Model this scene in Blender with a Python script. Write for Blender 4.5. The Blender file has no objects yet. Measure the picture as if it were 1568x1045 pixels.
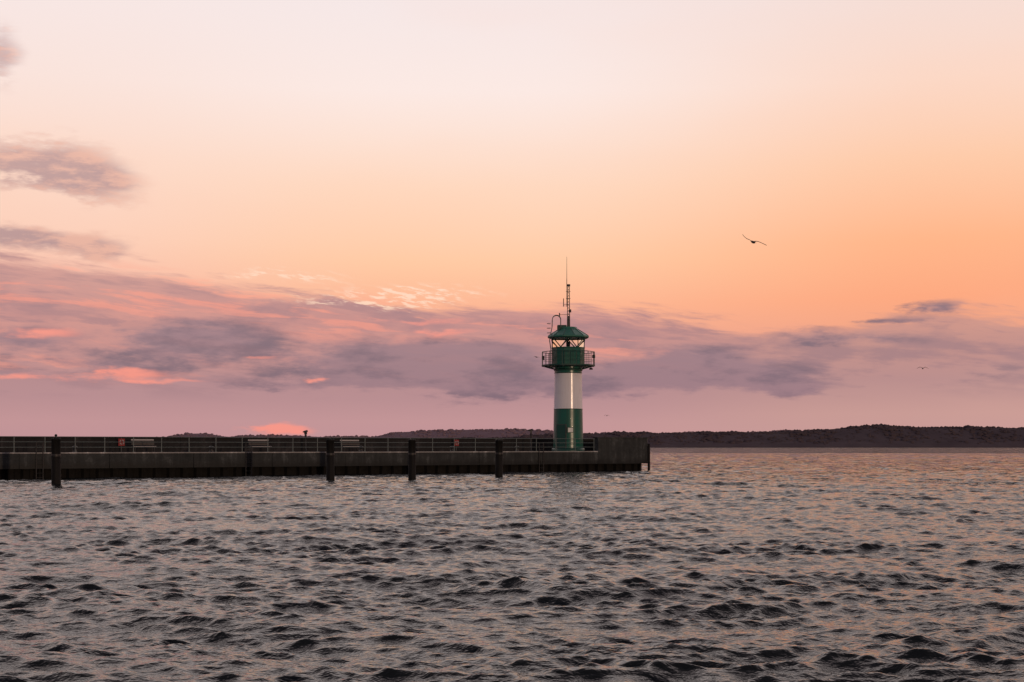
import bpy, math, random
import numpy as np
from mathutils import Vector, Matrix
random.seed(7); rng=np.random.default_rng(31)
scene=bpy.context.scene
F=2178.0; CX=784.0; HY=684.0; CAMH=2.15
def W(x,y,Y): return ((x-CX)/F*Y, Y, CAMH+(HY-y)/F*Y)
def srgb(r,g,b):
    def f(c):
        c/=255.0
        return c/12.92 if c<=0.04045 else ((c+0.055)/1.055)**2.4
    return (f(r),f(g),f(b),1.0)

# ---------------------------------------------------------------- node helpers
class NT:
    def __init__(s,nt): s.nt=nt; s.n=nt.nodes; s.l=nt.links
    def setin(s,sock,v):
        if isinstance(v,X): s.l.new(v.s,sock)
        elif isinstance(v,bpy.types.NodeSocket): s.l.new(v,sock)
        elif v is not None: sock.default_value=v
    def math(s,op,a,b=None,c=None,clamp=False):
        n=s.n.new('ShaderNodeMath'); n.operation=op; n.use_clamp=clamp
        s.setin(n.inputs[0],a)
        if b is not None: s.setin(n.inputs[1],b)
        if c is not None: s.setin(n.inputs[2],c)
        return X(s,n.outputs[0])
    def comb(s,x,y,z):
        n=s.n.new('ShaderNodeCombineXYZ')
        for i,v in enumerate((x,y,z)): s.setin(n.inputs[i],v)
        return X(s,n.outputs[0])
    def noise(s,vec,scale=1,detail=4,rough=0.5,dist=0.0):
        n=s.n.new('ShaderNodeTexNoise'); n.noise_dimensions='3D'
        s.setin(n.inputs['Vector'],vec)
        n.inputs['Scale'].default_value=scale; n.inputs['Detail'].default_value=detail
        n.inputs['Roughness'].default_value=rough; n.inputs['Distortion'].default_value=dist
        return X(s,n.outputs['Fac'])
    def smooth(s,v,lo,hi):
        n=s.n.new('ShaderNodeMapRange'); n.interpolation_type='SMOOTHSTEP'
        s.setin(n.inputs[0],v); s.setin(n.inputs[1],lo); s.setin(n.inputs[2],hi)
        n.inputs[3].default_value=0; n.inputs[4].default_value=1
        return X(s,n.outputs[0])
    def ramp(s,f,stops,interp='LINEAR'):
        n=s.n.new('ShaderNodeValToRGB'); s.setin(n.inputs[0],f)
        cr=n.color_ramp; cr.interpolation=interp
        while len(cr.elements)<len(stops): cr.elements.new(0.5)
        for e,(p,c) in zip(cr.elements,stops):
            e.position=p
        for e,(p,c) in zip(cr.elements,stops):
            e.color=c if len(c)==4 else (*c,1)
        return X(s,n.outputs[0])
    def mix(s,f,a,b,mode='MIX'):
        n=s.n.new('ShaderNodeMix'); n.data_type='RGBA'; n.blend_type=mode; n.clamp_factor=True
        s.setin(n.inputs[0],f); s.setin(n.inputs[6],a); s.setin(n.inputs[7],b)
        return X(s,n.outputs[2])
class X:
    def __init__(s,t,sock): s.t=t; s.s=sock
    def __add__(s,o): return s.t.math('ADD',s,o)
    __radd__=__add__
    def __sub__(s,o): return s.t.math('SUBTRACT',s,o)
    def __rsub__(s,o): return s.t.math('SUBTRACT',o,s)
    def __mul__(s,o): return s.t.math('MULTIPLY',s,o)
    __rmul__=__mul__
    def __truediv__(s,o): return s.t.math('DIVIDE',s,o)

# ---------------------------------------------------------------- world / sky
SUN_EL=2.7; SUN_AZ=152.0   # compass azimuth from +Y, clockwise : behind the viewer, to the right
world=bpy.data.worlds.new("World"); scene.world=world; world.use_nodes=True
wt=world.node_tree; wt.nodes.clear(); t=NT(wt)
tc=wt.nodes.new('ShaderNodeTexCoord'); nv=wt.nodes.new('ShaderNodeVectorMath'); nv.operation='NORMALIZE'
wt.links.new(tc.outputs['Generated'],nv.inputs[0])
sp=wt.nodes.new('ShaderNodeSeparateXYZ'); wt.links.new(nv.outputs[0],sp.inputs[0])
dx,dy,dz=[X(t,sp.outputs[i]) for i in range(3)]
a=t.math('ARCTAN2',dx,dy)*57.2958
e=t.math('ARCSINE',dz)*57.2958
def A(x): return math.degrees(math.atan((x-CX)/F))
def E(x,y): return math.degrees(math.atan((HY-y)/F*math.cos(math.radians(A(x)))))
def ef(v): return math.sqrt(max(v,0)/90.0)
efac=t.math('POWER',t.math('MAXIMUM',e,0.0)/90.0,0.5)
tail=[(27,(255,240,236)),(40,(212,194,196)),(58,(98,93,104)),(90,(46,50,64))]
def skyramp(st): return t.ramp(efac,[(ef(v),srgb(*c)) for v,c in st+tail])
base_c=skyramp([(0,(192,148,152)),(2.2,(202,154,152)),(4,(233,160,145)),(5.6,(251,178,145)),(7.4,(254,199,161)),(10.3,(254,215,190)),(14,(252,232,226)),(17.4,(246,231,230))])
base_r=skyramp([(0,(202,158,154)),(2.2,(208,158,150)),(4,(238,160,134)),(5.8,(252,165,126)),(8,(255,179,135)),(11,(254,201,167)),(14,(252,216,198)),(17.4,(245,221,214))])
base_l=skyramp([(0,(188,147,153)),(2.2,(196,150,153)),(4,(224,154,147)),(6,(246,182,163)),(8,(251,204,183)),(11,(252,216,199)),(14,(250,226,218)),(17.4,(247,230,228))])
sky=t.mix(t.smooth(a,0.0,17.0),base_c,base_r)
sky=t.mix(t.smooth(a,-4.0,-18.0),sky,base_l)

st=e+a*0.10                                     # streak coordinate, descends to the right
n_w=t.noise(t.comb(a*0.16,e*0.55,3.1),1,3,0.55)   # warp
n_st=t.noise(t.comb(a*0.22,st*1.9+n_w*1.2,7.7),1,5,0.62)
n_puff=t.noise(t.comb(a*0.30,e*0.95,21.3),1,5,0.55)
n_f=t.noise(t.comb(a*0.75,e*2.6,51.0),1,4,0.6)
aw=a+(n_f-0.5)*2.4; ew=e+(n_puff-0.5)*1.2
def blobs(lst):
    acc=None
    for (x,y,sx,sy,w) in lst:
        u=(aw-A(x))*(F*math.radians(1)/sx); v=(ew-E(x,y))*(F*math.radians(1)/sy)
        g=t.math('EXPONENT',(u*u+v*v)*-1.0)*w
        acc=g if acc is None else acc+g
    return acc
# big bank
def px_top(x,y): return ((A(x)+30)/60,(E(x,y)/10,)*3)
T=t.ramp((a+30)/60,[(0.0,(0.80,)*3),px_top(0,386),px_top(220,410),px_top(420,446),px_top(640,466),px_top(880,472),px_top(1120,498),px_top(1300,488),px_top(1440,466),px_top(1560,474),(1.0,(0.5,)*3)])*10
d=T-(e+(n_w-0.5)*1.1+(n_st-0.5)*2.4)
bank=t.smooth(d,-0.15,0.6)
bcol=t.ramp(e/10,[(0.0,srgb(192,147,152)),(0.10,srgb(192,147,152)),(0.19,srgb(180,138,146)),(0.33,srgb(172,130,139)),(0.50,srgb(194,137,138)),(0.7,srgb(206,150,145))])
bcol_r=t.ramp(e/10,[(0.0,srgb(200,156,153)),(0.13,srgb(198,153,150)),(0.26,srgb(180,137,141)),(0.42,srgb(194,141,137)),(0.55,srgb(216,152,137))])
bcol=t.mix(t.smooth(a,2.0,14.0),bcol,bcol_r)
sky=t.mix(bank*0.97,sky,bcol)
# soft billows inside the bank
bil=t.smooth(n_puff*0.6+n_st*0.4,0.46,0.60)*t.smooth(d,0.0,0.8)*t.smooth(e,1.6,2.8)
sky=t.mix(bil*0.62,sky,srgb(146,115,130))
# glowing streak gaps
gap=t.smooth(n_st,0.51,0.64)*t.smooth(d,-0.8,0.3)*t.smooth(e,2.2,3.4)*t.smooth(a,11.0,3.0)
sky=t.mix(gap*0.66,sky,srgb(248,154,136))
gapd=t.smooth(n_st,0.47,0.33)*t.smooth(d,-0.2,0.6)*t.smooth(e,3.2,4.6)
sky=t.mix(gapd*0.5,sky,srgb(154,118,131))
# dark masses
dark=blobs([(30,520,95,26,.9),(290,518,120,32,1.2),(180,562,100,16,.7),(590,558,150,36,1.3),(520,592,130,13,.7),(760,548,90,28,1.0),(740,588,120,20,1.0),(980,584,175,26,1.3),(1110,572,130,22,1.0),(1220,597,80,12,.9),(1060,540,90,20,.7),(1440,467,50,10,.8),(1380,488,60,7,.6),(1300,516,120,10,.45),(1450,566,150,18,.4),(1250,505,60,7,.4)])
nz=t.smooth(dark,0.0,0.35)
dsum=dark+((n_puff-0.5)*1.9+(n_st-0.5)*1.5+(n_f-0.5)*0.8)*nz
dk=t.smooth(dsum,0.15,0.95)
rim=t.smooth(dsum,-0.05,0.2)*t.smooth(e,2.4,3.4)*t.smooth(a,16,-2)*nz
sky=t.mix(rim*0.32,sky,srgb(228,156,144))
sky=t.mix(dk*0.92,sky,t.mix(t.smooth(n_f*0.5+n_puff,0.66,0.95),srgb(152,120,134),srgb(120,100,119)))
# pink glow spots between the clouds
pk=blobs([(62,512,60,9,1),(205,570,50,10,1.1),(5,575,50,8,.9),(110,578,70,5,.6),(482,583,24,4,1.2),(250,583,60,4,.8),(430,656,50,10,1.6),(680,508,60,6,.9),(400,545,30,5,.6),(640,490,90,6,.8)])
sky=t.mix(t.smooth(pk+((n_f-0.5)*1.8+(n_st-0.5)*1.0)*t.smooth(pk,0,0.3),0.2,1.2)*0.88,sky,srgb(250,150,136))
# upper-left clouds
ul=blobs([(10,246,80,26,1.0),(110,250,70,36,.9),(165,285,55,30,.85),(70,278,90,16,.7),(80,364,100,13,1.15),(155,386,45,13,1.0),(2,85,34,42,.8),(0,366,80,18,.75)])
ulf=t.smooth(ul+((n_puff-0.5)*1.3+(n_f-0.5)*2.0)*t.smooth(ul,0.0,0.3),0.12,1.15)
sky=t.mix(ulf*0.82,sky,t.mix(t.smooth(n_f*0.6+n_puff*0.4+(a+16)*0.016,0.40,0.58),srgb(166,131,139),srgb(226,170,154)))
# bright cirrus ripples
n_c=t.noise(t.comb(a*1.3,(e+a*0.13)*7.0+n_f*1.5,5.0),1,3,0.6)
ci=blobs([(430,425,80,10,1),(630,448,110,11,1),(560,462,130,9,.6)])
sky=t.mix(t.smooth(ci*t.smooth(n_c,0.42,0.66),0.05,0.7)*0.9,sky,srgb(255,216,192))
# soft unevenness of the clear sky
n_b=t.noise(t.comb(a*0.05,e*0.16,77.0),1,3,0.5)
sky=t.mix(t.smooth(n_b,0.45,0.75)*0.14,sky,srgb(255,198,170))
# sky away from the glow
side=t.smooth(dy,0.75,-0.45)
sky=t.mix(side*0.92,sky,t.ramp(efac,[(0,srgb(98,92,108)),(0.3,srgb(104,96,110)),(0.7,srgb(80,78,94)),(1,srgb(58,60,78))]))
sky=t.mix(t.smooth(e,0.0,-2.0),sky,srgb(40,36,40))
ns=wt.nodes.new('ShaderNodeTexSky'); ns.sky_type='NISHITA'; ns.sun_disc=False
ns.sun_elevation=math.radians(SUN_EL); ns.sun_rotation=math.radians(SUN_AZ)
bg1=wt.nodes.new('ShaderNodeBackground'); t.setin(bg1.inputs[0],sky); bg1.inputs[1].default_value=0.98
bg2=wt.nodes.new('ShaderNodeBackground'); wt.links.new(ns.outputs[0],bg2.inputs[0]); bg2.inputs[1].default_value=0.015
ad=wt.nodes.new('ShaderNodeAddShader'); wo=wt.nodes.new('ShaderNodeOutputWorld')
wt.links.new(bg1.outputs[0],ad.inputs[0]); wt.links.new(bg2.outputs[0],ad.inputs[1]); wt.links.new(ad.outputs[0],wo.inputs[0])
world.cycles.sampling_method='MANUAL'; world.cycles.sample_map_resolution=512

# ---------------------------------------------------------------- materials
def mat(name): 
    m=bpy.data.materials.new(name); m.use_nodes=True
    t=NT(m.node_tree); b=m.node_tree.nodes['Principled BSDF']; return m,t,b
def coords(t,kind='Object'):
    n=t.n.new('ShaderNodeTexCoord'); s=t.n.new('ShaderNodeSeparateXYZ'); t.l.new(n.outputs[kind],s.inputs[0])
    return n.outputs[kind],[X(t,s.outputs[i]) for i in range(3)]
def bump(t,b,h,strength=0.4,dist=0.02):
    n=t.n.new('ShaderNodeBump'); n.inputs['Strength'].default_value=strength; n.inputs['Distance'].default_value=dist
    t.setin(n.inputs['Height'],h); t.l.new(n.outputs[0],b.inputs['Normal']); return n
def paint(name,c,rough=0.35,dirt=0.35,dc=(0.05,0.03,0.02,1),metal=0.0):
    m,t,b=mat(name); v,(x,y,z)=coords(t)
    n=t.noise(v,1.4,6,0.6); st=t.noise(t.comb(x*7,y*7,z*0.5),1,4,0.6)
    f=t.smooth(n*0.5+st*0.6,0.5,0.8)*dirt
    t.setin(b.inputs['Base Color'],t.mix(f,(*c,1),dc))
    t.setin(b.inputs['Roughness'],n*0.2+(rough-0.1)); b.inputs['Metallic'].default_value=metal
    bump(t,b,t.noise(v,18,3,0.6),0.15,0.004)
    return m
M_green=paint('green_paint',(0.010,0.115,0.085),0.30,0.35)
M_greend=paint('dark_green_paint',(0.008,0.062,0.048),0.4,0.4)
M_roof=paint('roof_green',(0.035,0.18,0.135),0.4,0.3)
M_white=paint('white_paint',(0.84,0.83,0.88),0.19,0.2,(0.35,0.28,0.25,1))
M_steel=paint('steel_grey',(0.06,0.065,0.065),0.45,0.5)
M_galv=paint('galvanised_steel',(0.13,0.165,0.165),0.42,0.3)
M_dark=paint('dark_steel',(0.02,0.02,0.022),0.5,0.4)
M_red=paint('red_plastic',(0.28,0.022,0.02),0.4,0.15)
M_lwhite=paint('pale_slats',(0.40,0.38,0.38),0.5,0.2)
M_bench=paint('bench_slats',(0.08,0.07,0.065),0.6,0.3)
def concrete(name,c1,c2,wetz=None):
    m,t,b=mat(name); v,(x,y,z)=coords(t)
    n=t.noise(v,0.9,8,0.65); st=t.noise(t.comb(x*2.2,y*2.2,z*0.22),1,6,0.65); n2=t.noise(v,7,6,0.7)
    col=t.ramp(n*0.45+st*0.4+n2*0.2,[(0.38,c1),(0.56,c2),(0.66,tuple(k*2.4 for k in c2))])
    rust=t.smooth(t.noise(t.comb(x*0.6,y*0.6,z*0.5+9),1,5,0.6),0.64,0.76)
    col=t.mix(rust*0.3,col,(0.05,0.032,0.022,1))
    if wetz is not None:
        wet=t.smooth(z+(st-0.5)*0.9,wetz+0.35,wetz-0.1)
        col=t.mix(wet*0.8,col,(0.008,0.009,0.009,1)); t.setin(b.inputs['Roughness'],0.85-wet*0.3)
    else: b.inputs['Roughness'].default_value=0.85
    b.inputs['Specular IOR Level'].default_value=0.3
    t.setin(b.inputs['Base Color'],col); bump(t,b,n2*0.6+n,0.6,0.03); return m
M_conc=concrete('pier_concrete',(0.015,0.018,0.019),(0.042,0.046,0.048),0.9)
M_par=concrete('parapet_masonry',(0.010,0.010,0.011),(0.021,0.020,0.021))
M_deck=concrete('deck_paving',(0.22,0.22,0.22),(0.32,0.31,0.31))
m,tt,b=mat('sheet_pile_shaded'); v,(x,y,z)=coords(tt)
n=tt.noise(v,2,6,.6); tt.setin(b.inputs['Base Color'],tt.ramp(n,[(0.35,(0.004,0.004,0.004)),(0.7,(0.012,0.011,0.010))])); b.inputs['Roughness'].default_value=0.8; b.inputs['Specular IOR Level'].default_value=0.2; M_sheet=m  # wet black piling; cap overhang shadow is also put into this colour
m,tt,b=mat('tarred_pile'); v,(x,y,z)=coords(tt)
n=tt.noise(tt.comb(x*6,y*6,z*0.8),1,6,.65); tt.setin(b.inputs['Base Color'],tt.ramp(n,[(0.35,(0.004,0.004,0.005)),(0.7,(0.014,0.0135,0.0135))])); b.inputs['Roughness'].default_value=0.75; b.inputs['Specular IOR Level'].default_value=0.25
bump(tt,b,n,0.7,0.03); M_pile=m
m,tt,b=mat('window_glass'); b.inputs['Base Color'].default_value=(0.9,0.95,0.95,1); b.inputs['Roughness'].default_value=0.03; b.inputs['IOR'].default_value=1.05; b.inputs['Transmission Weight'].default_value=1.0; M_glass=m
m,tt,b=mat('window_pane_lit_colour'); b.inputs['Base Color'].default_value=(0.75,0.78,0.75,1); b.inputs['Roughness'].default_value=0.25; M_pane=m  # pale opaque colour stands in for a lit window

# ---------------------------------------------------------------- mesh builder
class MB:
    def __init__(s): s.v=[]; s.f=[]; s.m=[]; s.sm=[]; s.mats=[]
    def mi(s,m):
        if m not in s.mats: s.mats.append(m)
        return s.mats.index(m)
    def add(s,vs,fs,m,smooth=False):
        o=len(s.v); k=s.mi(m); s.v+= [tuple(p) for p in vs]
        for f in fs: s.f.append([o+i for i in f]); s.m.append(k); s.sm.append(smooth)
    def box(s,x0,x1,y0,y1,z0,z1,m,bev=0.0):
        if bev<=0:
            vs=[(x,y,z) for z in (z0,z1) for y in (y0,y1) for x in (x0,x1)]
            fs=[(0,2,3,1),(4,5,7,6),(0,1,5,4),(1,3,7,5),(3,2,6,7),(2,0,4,6)]
            s.add(vs,fs,m)
        else:
            c=bev
            ring=lambda z,i:[(x0+i,y0+c+i*0,z),(x0+c,y0+i,z),(x1-c,y0+i,z),(x1-i,y0+c,z),(x1-i,y1-c,z),(x1-c,y1-i,z),(x0+c,y1-i,z),(x0+i,y1-c,z)]
            vs=ring(z0,0)+ring(z1-c,0)+ring(z1,c*0.9); fs=[tuple(range(7,-1,-1)),tuple(range(16,24))]
            for k in (0,8):
                for i in range(8): j=(i+1)%8; fs.append((k+i,k+j,k+8+j,k+8+i))
            s.add(vs,fs,m)
    def cyl(s,p0,p1,r0,r1=None,m=None,n=8,smooth=True):
        r1=r0 if r1 is None else r1
        p0=Vector(p0);p1=Vector(p1); d=(p1-p0).normalized()
        u=d.orthogonal().normalized(); w=d.cross(u)
        vs=[]
        for p,r in ((p0,r0),(p1,r1)):
            for i in range(n):
                an=2*math.pi*i/n; vs.append(p+u*math.cos(an)*r+w*math.sin(an)*r)
        s.add(vs,[(i,(i+1)%n,n+(i+1)%n,n+i) for i in range(n)],m,smooth)
        s.add(vs,[tuple(range(n-1,-1,-1)),tuple(range(n,2*n))],m)
    def tube(s,pts,r,m,n=6):
        for p,q in zip(pts[:-1],pts[1:]): s.cyl(p,q,r,r,m,n)
    def lathe(s,prof,m,n=48,c=(0,0),smooth=True,rot=0):
        vs=[];fs=[]
        for r,z in prof:
            for i in range(n):
                an=2*math.pi*i/n+rot; vs.append((c[0]+math.cos(an)*r,c[1]+math.sin(an)*r,z))
        for k in range(len(prof)-1):
            for i in range(n): fs.append((k*n+i,k*n+(i+1)%n,(k+1)*n+(i+1)%n,(k+1)*n+i))
        s.add(vs,fs,m,smooth)
    def prism(s,poly,z0,z1,m):
        n=len(poly); vs=[(x,y,z0) for x,y in poly]+[(x,y,z1) for x,y in poly]
        s.add(vs,[tuple(range(n-1,-1,-1)),tuple(range(n,2*n))]+[(i,(i+1)%n,n+(i+1)%n,n+i) for i in range(n)],m)
    def obj(s,name,parent=None,mw=None):
        me=bpy.data.meshes.new(name); me.from_pydata(s.v,[],s.f)
        for m in s.mats: me.materials.append(m)
        me.polygons.foreach_set('material_index',s.m); me.polygons.foreach_set('use_smooth',s.sm); me.update()
        o=bpy.data.objects.new(name,me); scene.collection.objects.link(o)
        if parent: o.parent=parent
        if mw is not None: o.matrix_world=mw
        return o
def empty(name,mw):
    o=bpy.data.objects.new(name,None); o.empty_display_size=0.5; scene.collection.objects.link(o); o.matrix_world=mw; return o

# ---------------------------------------------------------------- pier
ax=Vector((0.819,0.573,0)).normalized(); ay=Vector((-ax.y,ax.x,0))
P0=Vector((11.35,123.0,0))+ax*0.98
PM=Matrix(((ax.x,ay.x,0,P0.x),(ax.y,ay.y,0,P0.y),(0,0,1,0),(0,0,0,1)))
def front_s(px):   # local x on the quay front line seen at azimuth px (layout measured from photo)
    k=(px-CX)/F; Y=(P0.y-0.6996*P0.x)/(1-0.6996*k); return (Vector((k*Y,Y,0))-P0).dot(ax)
pier=empty('pier',PM)
L=-150.0; WD=8.0; DK=1.70; TOP=2.85; CB=0.68; HS=-5.94
b=MB(); ch=0.55
xs=[L]+[x for x in np.arange(L+6,-7,6.0)]+[HS-0.01]
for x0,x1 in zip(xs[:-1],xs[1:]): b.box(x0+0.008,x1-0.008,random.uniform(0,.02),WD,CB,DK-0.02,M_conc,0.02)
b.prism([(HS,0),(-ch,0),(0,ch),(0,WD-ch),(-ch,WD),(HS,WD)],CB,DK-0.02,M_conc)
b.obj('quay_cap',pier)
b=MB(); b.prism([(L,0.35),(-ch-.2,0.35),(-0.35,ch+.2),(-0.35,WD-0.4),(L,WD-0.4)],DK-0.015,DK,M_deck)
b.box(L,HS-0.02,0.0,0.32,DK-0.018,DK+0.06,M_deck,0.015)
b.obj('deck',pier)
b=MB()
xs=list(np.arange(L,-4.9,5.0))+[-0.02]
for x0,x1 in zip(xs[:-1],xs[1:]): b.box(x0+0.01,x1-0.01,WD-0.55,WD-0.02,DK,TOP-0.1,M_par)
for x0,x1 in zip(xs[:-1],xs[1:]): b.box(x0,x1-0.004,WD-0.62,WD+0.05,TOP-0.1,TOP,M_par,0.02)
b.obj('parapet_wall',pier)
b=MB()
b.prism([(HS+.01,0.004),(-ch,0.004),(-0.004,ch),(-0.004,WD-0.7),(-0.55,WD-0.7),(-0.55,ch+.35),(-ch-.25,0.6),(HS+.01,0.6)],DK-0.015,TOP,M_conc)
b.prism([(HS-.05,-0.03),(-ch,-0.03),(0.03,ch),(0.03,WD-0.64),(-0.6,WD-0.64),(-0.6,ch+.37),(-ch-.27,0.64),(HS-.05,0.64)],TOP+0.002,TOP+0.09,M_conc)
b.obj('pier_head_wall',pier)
# sheet piling
b=MB(); prof=[]
x=L
while x<-0.6: prof+=[(x,0.75),(x+.3,0.75),(x+.42,0.5),(x+.8,0.5),(x+.92,0.75)]; x+=1.0
prof=[p for p in prof if p[0]<-0.95]+[(-0.9,0.5),(-0.4,0.9)]
y=1.3
while y<WD-.8: prof+=[(-0.35,y),(-0.6,y+.2),(-0.6,y+.6),(-0.35,y+.8)]; y+=1.0
prof+=[(-0.3,WD-.3),(L,WD-.3)]
n=len(prof); b.add([(p[0],p[1],-2.0) for p in prof]+[(p[0],p[1],CB+0.02) for p in prof],[(i,i+1,n+i+1,n+i) for i in range(n-1)],M_sheet)
b.obj('sheet_piling',pier)
b=MB()
for k in range(3):
    f=k/2.0; c=Vector((-ch*(1-f),ch*f)); b.cyl((c.x+.09,c.y-.09,0.0),(c.x+.09,c.y-.09,2.4),0.08,0.08,M_pile,8)
b.obj('fender_timbers',pier)
def ladder(px):
    s=front_s(px); b=MB()
    for dxx in (-0.22,0.22): b.cyl((s+dxx,-0.09,-0.4),(s+dxx,-0.09,DK+0.75),0.03,0.03,M_dark)
    for z in np.arange(-0.2,DK+0.6,0.3): b.cyl((s-.22,-0.09,z),(s+.22,-0.09,z),0.018,0.018,M_dark,6)
    o=b.obj('quay_ladder',None,PM)
for px in (828,380,60): ladder(px)
# railing
b=MB(); x=HS-.34
while x>L:
    b.cyl((x,0.16,DK+.05),(x,0.16,DK+1.1),0.03,0.03,M_galv,6); b.box(x-.07,x+.07,.09,.23,DK+.06,DK+.085,M_galv)
    x-=2.0
for z in (0.40,0.75,1.1): b.cyl((L,0.16,DK+z),(HS-.24,0.16,DK+z),0.02,0.02,M_galv,6)
b.obj('railing',None,PM)
def bollard(s):
    b=MB(); b.lathe([(0.0,0),(.22,0),(.22,.04),(.13,.08),(.12,.3),(.2,.36),(.2,.42),(.1,.48),(0,.49)],M_dark,20)
    b.obj('mooring_bollard',None,PM@Matrix.Translation((s,0.75,DK)))
for px in (120,330,560,700,800): bollard(front_s(px))
def s_at(px,yy):
    k=(px-CX)/F; Y0=(P0.y-0.6996*P0.x+ yy*(ay.y-0.6996*ay.x))/(1-0.6996*k); return (Vector((k*Y0,Y0,0))-P0).dot(ax),Y0
def bench(px,yy=5.2):
    s,_=s_at(px,yy)
    b=MB(); w=0.85
    for q in (-0.7,0.7):
        b.cyl((q,0,0),(q,0,.45),.03,.03,M_dark); b.cyl((q,.42,0),(q,.42,.42),.03,.03,M_dark); b.cyl((q,.40,.42),(q,.55,1.0),.03,.025,M_dark); b.box(q-.03,q+.03,-.02,.45,.40,.43,M_dark)
    for i in range(4): b.box(-w,w,-.02+i*.12,.075+i*.12,.435,.475,M_lwhite if i==0 else M_bench,0.008)
    for i in range(3): b.box(-w,w,.40+i*.05,.435+i*.05,.58+i*.15,.68+i*.15,M_lwhite if i==2 else M_bench,0.006)
    b.obj('park_bench',None,PM@Matrix.Translation((s,yy,DK)))
for px in (222,400,540): bench(px)
def lifebuoy(px,yy=6.9):
    s,_=s_at(px,yy)
    b=MB(); b.cyl((0,0.05,0),(0,0.05,1.1),.035,.035,M_steel); b.box(-.24,.24,-.03,.03,.5,1.02,M_red,0.02)
    R=.15;r=.035
    pts=[(R*math.cos(i*math.pi/8),-.07,.76+R*math.sin(i*math.pi/8)) for i in range(17)]
    for i,(p,q) in enumerate(zip(pts[:-1],pts[1:])): b.cyl(p,q,r,r,M_red if i%4==0 else M_lwhite,8)
    b.obj('lifebuoy_station',None,PM@Matrix.Translation((s,yy,DK)))
for px in (186,699): lifebuoy(px)
def telescope(px,topy,yy=6.6,rot=0.4):
    s,Y0=s_at(px,yy)
    H=CAMH+(HY-topy)/F*Y0-DK
    b=MB(); b.lathe([(0,0),(.22,0),(.2,.05),(.06,.1),(.055,H-.45),(.09,H-.4),(0.03,H-.3)],M_dark,14)
    b.cyl((-.22,0,H-.13),(.16,0,H-.07),.07,.09,M_dark,12); b.cyl((-.32,0,H-.15),(-.22,0,H-.13),.04,.05,M_dark,10)
    b.box(-.08,.08,-.10,.10,H-.34,H-.10,M_dark,0.02)
    b.obj('coin_telescope',None,PM@Matrix.Translation((s,yy,DK))@Matrix.Rotation(rot,4,'Z'))
telescope(468,659); telescope(813,657,6.0,-0.5)

# ---------------------------------------------------------------- mooring piles
def pile(px,by,w,knob=False):
    Y=F*CAMH/(by-HY); r=w/2/F*Y; X0=(px-CX)/F*Y
    b=MB(); T=2.6; lean=random.uniform(-.02,.02)
    prof=[(r*1.02,-3.0),(r*1.04,0.0),(r,0.5),(r*.98,1.5),(r*.97,T-.12),(r*1.06,T-.11),(r*1.06,T-.02),(r*.9,T),(0,T+.03)]
    b.lathe(prof,M_pile,20)
    b.lathe([(r*1.03,1.6),(r*1.05,1.62),(r*1.05,1.72),(r*1.03,1.74)],M_dark,20)
    if knob: b.cyl((0,0,T),(0,0,T+.10),.03,.03,M_dark); b.lathe([(0,T+.08),(.07,T+.11),(.08,T+.16),(.05,T+.21),(0,T+.22)],M_dark,10)
    o=b.obj('mooring_pile',None,Matrix.Translation((X0,Y,0))@Matrix.Rotation(lean*0.4,4,'Y'))
pile(86,745,14,True); pile(506,737.5,12.5); pile(631,735.5,11.5); pile(764,732.5,11.5)

# ---------------------------------------------------------------- lighthouse
LX,LY=4.84,122.5
lh=empty('lighthouse',Matrix.Translation((LX,LY,0)))
def rz(z): return 1.30-(z-1.7)/(9.1-1.7)*0.13
b=MB()
def band(z0,z1,m,off=0): b.lathe([(rz(z0)+off,z0),(rz(z1)+off,z1)],m,64)
band(DK,5.36,M_green); band(5.36,8.45,M_white); band(8.45,9.05,M_green)
b.lathe([(1.42,DK),(1.42,DK+.25),(1.36,DK+.3),(1.28,DK+.3)],M_greend,48)
for z in (5.36,8.45): b.lathe([(rz(z),z-.03),(rz(z)+.018,z-.02),(rz(z)+.018,z+.02),(rz(z),z+.03)],M_greend,64)
b.obj('tower_shaft',lh)
b=MB()
def facing(px_off,z,w,h,d0=0.0,mat_=M_pane,fr=M_greend):
    th=math.asin(px_off/rz(z)); R=Matrix.Rotation(th,4,'Z')
    r=rz(z)
    def pb(x0,x1,y0,y1,z0,z1,m):
        k=len(b.v); b.box(x0,x1,y0,y1,z0,z1,m)
        for i in range(k,len(b.v)): b.v[i]=tuple(R@Vector(b.v[i]))
    pb(-w/2-.05,w/2+.05,-r-.05,-r+.25,z-h/2-.05,z+h/2+.05,fr)
    pb(-w/2,w/2,-r-.065,-r-.052,z-h/2,z+h/2,mat_)
facing(0.14,3.56,.42,.36)
facing(-0.62,3.0,.8,2.0,mat_=M_greend,fr=M_steel)
b.obj('door_and_window',lh)
b=MB(); GR=2.36; n=12; rot=math.pi/12
b.lathe([(1.1,9.03),(GR-.1,9.03),(GR,9.06),(GR,9.16),(1.1,9.16)],M_greend,n,smooth=False,rot=rot)
for i in range(12):
    an=2*math.pi*i/12+rot; c,s_=math.cos(an),math.sin(an)
    b.cyl((c*1.15,s_*1.15,8.78),(c*(GR-.25),s_*(GR-.25),9.04),.04,.03,M_greend,6)
b.lathe([(1.20,8.65),(1.24,8.7),(1.24,8.8),(1.18,8.85)],M_greend,48)
b.obj('gallery',lh)
b=MB(); RR=GR-.06
pt=lambda an,z,r=RR:(math.cos(an)*r,math.sin(an)*r,z)
for i in range(24):
    an=2*math.pi*i/24+rot; r=RR if i%2==0 else RR*math.cos(math.pi/12)
    b.cyl(pt(an,9.16,r),pt(an,10.27,r),.03 if i%2==0 else .018,None,M_greend,6)
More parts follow.
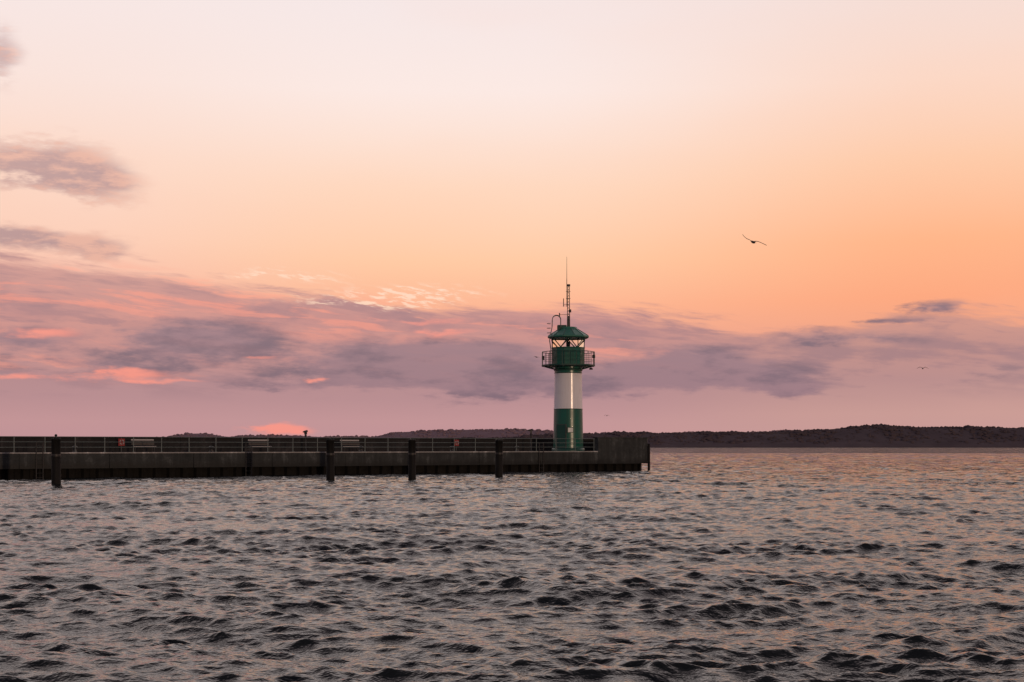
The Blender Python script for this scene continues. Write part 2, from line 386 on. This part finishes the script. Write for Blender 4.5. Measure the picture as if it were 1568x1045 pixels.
for i in range(12):
    a0=2*math.pi*i/12+rot; a1=a0+math.pi/6
    for z,r in ((9.55,.016),(9.9,.016),(10.27,.032)): b.cyl(pt(a0,z),pt(a1,z),r,None,M_greend,6)
b.obj('gallery_railing',lh)
b=MB(); n=12; lr=1.42
b.lathe([(lr,9.17),(lr,10.58),(lr+.06,10.6),(lr+.06,10.66),(lr-.08,10.66),(lr-.08,9.17)],M_green,n,smooth=False,rot=rot)
for i in range(n):
    a0=2*math.pi*i/n+rot; b.cyl(pt(a0,9.2,lr+.005),pt(a0,10.58,lr+.005),.022,None,M_greend,6)
b.obj('lantern_wall',lh)
b=MB(); r0=lr-.0; r1=lr+.22; z0=10.66; z1=11.5
m8=6
for i in range(m8):
    a0=2*math.pi*i/m8; a1=a0+2*math.pi/m8; am=(a0+a1)/2
    b.cyl(pt(a0,z0,r0-.05),pt(am,z1,r1-.08),.045,None,M_greend,6)
    b.cyl(pt(a1,z0,r0-.05),pt(am,z1,r1-.08),.045,None,M_greend,6)
b.lathe([(r1+.02,z1-.06),(r1+.02,z1),(r1-.12,z1),(r1-.12,z1-.06),(r1+.02,z1-.06)],M_greend,24)
b.obj('lantern_struts',lh)
b=MB(); b.lathe([(r0-.09,z0),(r1-.14,z1-.02)],M_glass,24); b.obj('lantern_glass',lh)
b=MB(); b.lathe([(0,9.6),(.22,9.6),(.22,10.5),(.12,10.6),(.12,10.75),(.16,10.8),(.18,11.1),(.14,11.25),(.05,11.3),(.05,11.5)],M_steel,20)
b.cyl((.8,-.3,9.2),(.8,-.3,11.5),.04,None,M_dark,6)
b.obj('lamp_optic',lh)
b=MB(); b.lathe([(0.1,11.5),(1.78,11.5),(1.82,11.53),(1.82,11.63),(1.75,11.68),(.80,12.26),(.74,12.42),(0,12.5)],M_roof,12,smooth=False,rot=rot)
for i in range(12):
    a0=2*math.pi*i/12+rot; b.cyl(pt(a0,11.67,1.77),pt(a0,12.27,.81),.025,None,M_greend,6)
b.box(-.95,-.15,-.5,.3,11.9,12.58,M_greend,0.04)
b.obj('roof',lh)
b=MB()
mh=[12.4,16.05]; w0,w1=.11,.07
cs=[(-1,-1),(1,-1),(1,1),(-1,1)]
mx=.03
for c in cs: b.cyl((mx+c[0]*w0,c[1]*w0,mh[0]),(mx+c[0]*w1,c[1]*w1,mh[1]),.03,.025,M_steel,5)
k=14
for i in range(k):
    f0=i/k;f1=(i+1)/k; za=mh[0]+(mh[1]-mh[0])*f0; zb=mh[0]+(mh[1]-mh[0])*f1; wa=w0+(w1-w0)*f0; wb=w0+(w1-w0)*f1
    for j in range(4):
        c=cs[j];d_=cs[(j+1)%4]; b.cyl((mx+c[0]*wa,c[1]*wa,za),(mx+d_[0]*wb,d_[1]*wb,zb),.015,None,M_steel,4)
b.cyl((mx,0,12.4),(mx,0,13.4),.12,.06,M_steel,8); b.box(mx-.14,mx+.14,-.1,.1,15.95,16.12,M_dark,.02)
b.cyl((-.12,0,14.2),(-.12,0,16.6),.028,None,M_dark,5); b.cyl((-.12,0,16.6),(-.12,0,18.5),.022,.012,M_dark,5)
for z,x0,x1 in ((14.35,-.42,.1),(14.9,-.2,.2),(15.5,-.2,.2),(13.5,-.75,.1)): b.cyl((x0,0,z),(x1,0,z),.02,None,M_dark,5)
b.cyl((-.40,0,14.2),(-.40,0,14.9),.035,None,M_dark,6); b.box(.05,.26,-.1,.1,13.7,13.95,M_dark,.02)
b.cyl((-.75,0,13.3),(-.75,0,13.65),.05,None,M_dark,6)
b.obj('mast',lh)
b=MB()
def arc(dx_,dy_):
    pts=[(-1.50+dx_,dy_,9.2),(-1.50+dx_,dy_,10.5),(-1.62+dx_,dy_,11.3),(-1.40+dx_,dy_,12.4)]
    for i in range(9):
        q=math.pi*(1-i/8); pts.append((-1.02+dx_*.5+.36*math.cos(q),dy_,13.05+.36*math.sin(q)))
    pts.append((-.66,dy_,12.4)); return pts
l1=arc(0,-.62); l2=arc(0,-.18)
b.tube(l1,.035,M_galv); b.tube(l2,.035,M_galv)
for i in range(len(l1)-1):
    p,q,r_,s_=map(Vector,(l1[i],l1[i+1],l2[i],l2[i+1])); k=max(1,int((q-p).length/.28))
    for j in range(k): f=j/k; b.cyl(p.lerp(q,f),r_.lerp(s_,f),.018,None,M_galv,5)
for z in (11.9,12.3,12.7):
    pts=[(-1.42+.32*math.cos(math.pi/2+i*math.pi/6)-.1,-.4+.36*math.sin(math.pi/2+i*math.pi/6),z) for i in range(7)]
    b.tube(pts,.018,M_galv,5)
b.obj('roof_ladder',lh)
b=MB()
b.cyl((1.95,-.3,9.05),(1.95,-.3,8.9),.03,None,M_dark); b.lathe([(0,8.92),(.14,8.88),(.17,8.76),(0,8.74)],M_dark,12,c=(1.95,-.3))
b.box(2.05,2.3,-.5,-.2,9.75,10.02,M_dark,.02); b.box(-2.28,-2.05,-.5,-.2,9.6,9.9,M_dark,.02)
b.obj('gallery_fittings',lh)

# ---------------------------------------------------------------- far shore
import bmesh
def profile(pts,x): return float(np.interp(x,[p[0] for p in pts],[p[1] for p in pts]))
def shoremat(name,c1,c2):
    m,tt,bb=mat(name); v,(x,y,z)=coords(tt)
    n=tt.noise(v,0.02,6,.65); tt.setin(bb.inputs['Base Color'],tt.ramp(n,[(0.35,c1),(0.65,c2)])); bb.inputs['Roughness'].default_value=1; bb.inputs['Specular IOR Level'].default_value=0; return m
M_shore=shoremat('far_shore_vegetation_haze_tint',(0.08,0.064,0.074),(0.115,0.09,0.10))  # mauve-grey aerial haze mixed into the vegetation colour
M_shoreg=shoremat('far_shore_ground_haze_tint',(0.095,0.075,0.085),(0.125,0.10,0.11))  # same haze tint painted into the ground colour
M_shore2=shoremat('far_ridge_haze_tint',(0.22,0.155,0.18),(0.26,0.185,0.21))  # farther ridge: stronger distance haze painted into the base colour
def shore(name,tname,prof,Y,depth,mg,mt,ntree,tr,drop=1.2):
    xs=np.linspace(-1500,3000,420) ; vs=[];fs=[]
    rows=[(0,-.01),(20,.18),(90,.45),(depth*.5,.8),(depth*.75,.96),(depth,.9),(depth*1.6,.2)]
    Hs=[CAMH+(HY-profile(prof,x)-drop)/F*Y for x in xs]
    for dyy,hf in rows:
        for x,H in zip(xs,Hs):
            vs.append(((x-CX)/F*Y,Y+dyy,max(-0.5,H*hf)))
    n=len(xs)
    for r in range(len(rows)-1):
        for i in range(n-1): fs.append((r*n+i,r*n+i+1,(r+1)*n+i+1,(r+1)*n+i))
    b=MB(); b.add(vs,fs,mg,True); b.obj(name)
    b=MB()
    bm=bmesh.new(); bmesh.ops.create_icosphere(bm,subdivisions=1,radius=1); iv=[v.co.copy() for v in bm.verts]; iff=[tuple(v.index for v in f.verts) for f in bm.faces]; bm.free()
    ph=random.random()*9
    for k in range(ntree):
        px=random.uniform(-200,1900); fr=random.random()**0.6; dyy=15+fr*(depth*.78)
        H=CAMH+(HY-profile(prof,px)-drop)/F*Y
        if H<3: continue
        hf=float(np.interp(dyy,[r[0] for r in rows],[r[1] for r in rows]))
        grove=0.75+0.3*math.sin(px*.045+ph)+0.2*math.sin(px*.13+2*ph)
        g=H*hf; r=tr*random.uniform(.5,1.1)*max(.35,grove)
        X0=(px-CX)/F*Y; hh=random.uniform(.7,1.1)
        b.add([(X0+v.x*r*1.5*random.uniform(.7,1.2),Y+dyy+v.y*r,g+r*.2+v.z*r*hh*random.uniform(.75,1.2)) for v in iv],iff,mt,False)
    b.obj(tname)
profR=[(-500,672),(600,676),(900,661),(985,660),(1050,660),(1150,659),(1250,658),(1290,655),(1330,651),(1370,647),(1420,649),(1500,650),(1568,650),(1800,655),(2200,668),(3000,675)]
shore('headland','distant_trees',profR,2600,260,M_shoreg,M_shore,4500,3.8)
profL=[(-1500,668),(0,670),(200,670),(240,665),(260,661.5),(290,661),(320,667),(360,665),(400,664),(440,665),(470,667),(560,667),(590,660),(640,657),(700,655),(780,654),(850,657),(900,662),(960,661),(1010,661),(1100,660),(1250,657),(1280,654),(1320,655),(1400,658),(3000,672)]
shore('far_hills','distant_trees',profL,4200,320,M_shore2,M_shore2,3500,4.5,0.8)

# ---------------------------------------------------------------- gulls
m,tt,bb=mat('gull_feathers'); v,(x,y,z)=coords(tt)
tt.setin(bb.inputs['Base Color'],tt.ramp(tt.noise(v,9,4,.6),[(.35,(.03,.025,.022)),(.65,(.10,.08,.07))])); bb.inputs['Roughness'].default_value=.8; M_gull=m
def gull(px,py,Y,span_px,left,right,yaw=0.3):
    s=span_px/F*Y; b=MB()
    bl=s*0.36
    prof=[(-.5,.0),(-.46,.022),(-.3,.05),(-.1,.062),(.1,.058),(.24,.04),(.31,.036),(.38,.037),(.43,.022),(.455,.011),(.52,.003)]
    vs=[];fs=[];n=12
    for q,r in prof:
        for i in range(n):
            an=2*math.pi*i/n; vs.append((math.cos(an)*r*s*.9,q*bl*1.1,math.sin(an)*r*s*.8+ (q>.2)*.01*s))
    for k in range(len(prof)-1):
        for i in range(n): fs.append((k*n+i,k*n+(i+1)%n,(k+1)*n+(i+1)%n,(k+1)*n+i))
    b.add(vs,fs,M_gull,True)
    b.add([(-.02*s,-.4*bl,.005*s),(.02*s,-.4*bl,.005*s),(.06*s,-.68*bl,0),(0,-.72*bl,0),(-.06*s,-.68*bl,0)],[(0,1,2,3,4)],M_gull)
    for sg,wing in ((-1,left),(1,right)):
        st=len(wing); vs=[]
        ch=[.14,.14,.13,.10,.065,.006][:st]; le=[.07,.09,.11,.085,.02,-.06][:st]
        for (o,u),c,l in zip(wing,ch,le):
            for q,th in ((0,0),(.3,.014),(1,0),(.3,-.008)):
                vs.append((sg*o*s,(l-c*q)*s,(u+th)*s))
        fs=[]
        for k in range(st-1):
            for i in range(4): fs.append((k*4+i,k*4+(i+1)%4,(k+1)*4+(i+1)%4,(k+1)*4+i))
        b.add(vs,fs,M_gull,True)
    p=W(px,py,Y)
    b.obj('gull',None,Matrix.Translation(p)@Matrix.Rotation(yaw,4,'Z')@Matrix.Rotation(math.radians(16),4,'X'))
gull(1153,371,76,40,[(.02,.01),(.12,.07),(.24,.11),(.34,.17),(.42,.23),(.49,.28)],[(.02,.01),(.12,.03),(.24,.02),(.36,-.02),(.46,-.06),(.55,-.10)],0.25)
gull(1413,564.5,150,18,[(.02,.02),(.12,.08),(.22,.11),(.32,.09),(.42,.04),(.5,-.02)],[(.02,.02),(.12,.08),(.22,.10),(.32,.06),(.42,.02),(.5,-.04)],-0.2)
gull(821,547,140,13,[(.02,.01),(.12,.04),(.22,.06),(.32,.07),(.42,.07),(.5,.05)],[(.02,.01),(.12,.03),(.22,.03),(.32,.01),(.42,.0),(.5,-.02)],0.9)
gull(929,637,300,9,[(.02,.01),(.12,.09),(.22,.12),(.32,.10),(.42,.06),(.5,.02)],[(.02,.01),(.12,.09),(.22,.12),(.32,.10),(.42,.06),(.5,.02)],0.2)

# ---------------------------------------------------------------- sea
th_d=np.arange(-0.42,0.4201,0.00085)
side_=[];q=0.42;stp=0.0025
while q<math.pi: q+=stp; stp=min(stp*1.15,0.12); side_.append(min(q,math.pi))
side_=np.array(side_); th=np.concatenate([-side_[::-1],th_d,side_])
R=[0.05,1,2,3,4,5,6,7,8,9]; r=9.5
while r<460: r*=1.0024; R.append(r)
while r<30000: r*=1.03; R.append(r)
R=np.array(R); dr=np.gradient(R)
TH,RR_=np.meshgrid(th,R); DR=np.repeat(dr[:,None],len(th),1).astype(np.float32)
x0=(np.sin(TH)*RR_).astype(np.float32); y0=(np.cos(TH)*RR_).astype(np.float32)
Xd=x0.copy(); Yd=y0.copy(); Z=np.zeros_like(x0)
patch=np.zeros_like(x0)
for i in range(26):
    l=math.exp(rng.uniform(math.log(2.0),math.log(14))); an=rng.normal(-0.1,0.7); k=2*math.pi/l
    patch+=np.cos((k*(math.sin(an)*x0*0.7-math.cos(an)*y0)+rng.uniform(0,6.28)).astype(np.float32))
patch=patch/np.float32(math.sqrt(13.0))
gust=np.clip(1.0+0.18*patch,0.5,1.5).astype(np.float32)
wob=(0.22*np.sin(x0*1.1+0.7*y0+1.3)+0.25*np.sin(0.53*x0-0.9*y0+4.0)+0.3*np.sin(0.31*x0+0.23*y0)).astype(np.float32)
NW=190
lam=np.exp(np.linspace(math.log(0.09),math.log(7.0),NW))*np.exp(rng.normal(0,.03,NW))
for i in range(NW):
    l=lam[i]; k=2*math.pi/l
    slope=0.036*math.exp(-(math.log(l/0.36)/1.0)**2)+0.010
    if l>2.2: slope=0.013
    amp=slope/k
    spread=0.6 if l<0.6 else 0.42
    an=rng.normal(-0.10,spread); cx_,cy_=math.sin(an),-math.cos(an)
    ph=rng.uniform(0,6.283)
    A_=amp*np.clip((l/ (2.0*DR))-0.6,0,1)
    if l<2: A_=A_*gust
    arg=(k*(cx_*x0+cy_*y0)+ph+wob*(1.0+(i%5)*0.5)).astype(np.float32)
    c=np.cos(arg); s_=np.sin(arg)
    Z+=A_*c; Xd-=0.75*A_*cx_*s_; Yd-=0.75*A_*cy_*s_
nr,nc=x0.shape
co=np.stack([Xd,Yd,Z],-1).reshape(-1,3).astype(np.float32)
idx=np.arange(nr*nc).reshape(nr,nc)
quads=np.stack([idx[:-1,:-1],idx[:-1,1:],idx[1:,1:],idx[1:,:-1]],-1).reshape(-1,4)[:,::-1]
me=bpy.data.meshes.new('sea'); me.vertices.add(len(co)); me.vertices.foreach_set('co',co.ravel())
me.loops.add(quads.size); me.loops.foreach_set('vertex_index',quads.ravel().astype(np.int32))
me.polygons.add(len(quads)); me.polygons.foreach_set('loop_start',(np.arange(len(quads))*4).astype(np.int32))
me.polygons.foreach_set('use_smooth',np.ones(len(quads),dtype=bool)); me.update(calc_edges=True)
sea=bpy.data.objects.new('sea',me); scene.collection.objects.link(sea)
m,tt,bb=mat('sea_water'); me.materials.append(m)
v,(x,y,z)=coords(tt)
bb.inputs['Base Color'].default_value=(0.012,0.015,0.016,1); bb.inputs['Roughness'].default_value=0.06; bb.inputs['IOR'].default_value=1.34
n1=tt.noise(tt.comb(x*4.5,y*6.5,0.0),1,3,.62); n2=tt.noise(tt.comb(x*0.7,y*1.5,4.0),1,3,.62)
n3=tt.noise(tt.comb(x*0.09,y*0.16,9.0),1,4,.65)
off=tt.smooth(y,25.0,200.0)
pt3=tt.smooth(n3,0.36,0.64)
bump(tt,bb,n1*(off*0.07+0.045)+n2*off*(pt3*1.5+0.7),1.0,1.0)

# ---------------------------------------------------------------- sun, camera
sl=bpy.data.lights.new('sun','SUN'); sl.energy=0.75; sl.angle=math.radians(0.6); sl.color=(1.0,0.68,0.46)
so=bpy.data.objects.new('sun',sl); scene.collection.objects.link(so)
az=math.radians(SUN_AZ); el=math.radians(SUN_EL)
sd=Vector((math.sin(az)*math.cos(el),math.cos(az)*math.cos(el),math.sin(el)))
so.rotation_euler=sd.to_track_quat('Z','Y').to_euler(); so.location=sd*200
cam=bpy.data.cameras.new('camera'); cam.lens=50; cam.sensor_width=36; cam.shift_y=161.5/1568; cam.clip_end=60000; cam.clip_start=0.1
cobj=bpy.data.objects.new('camera',cam); scene.collection.objects.link(cobj); cobj.location=(0,0,CAMH); cobj.rotation_euler=(math.radians(90),0,0)
scene.camera=cobj
scene.view_settings.view_transform='Standard'; scene.view_settings.look='None'; scene.view_settings.exposure=0
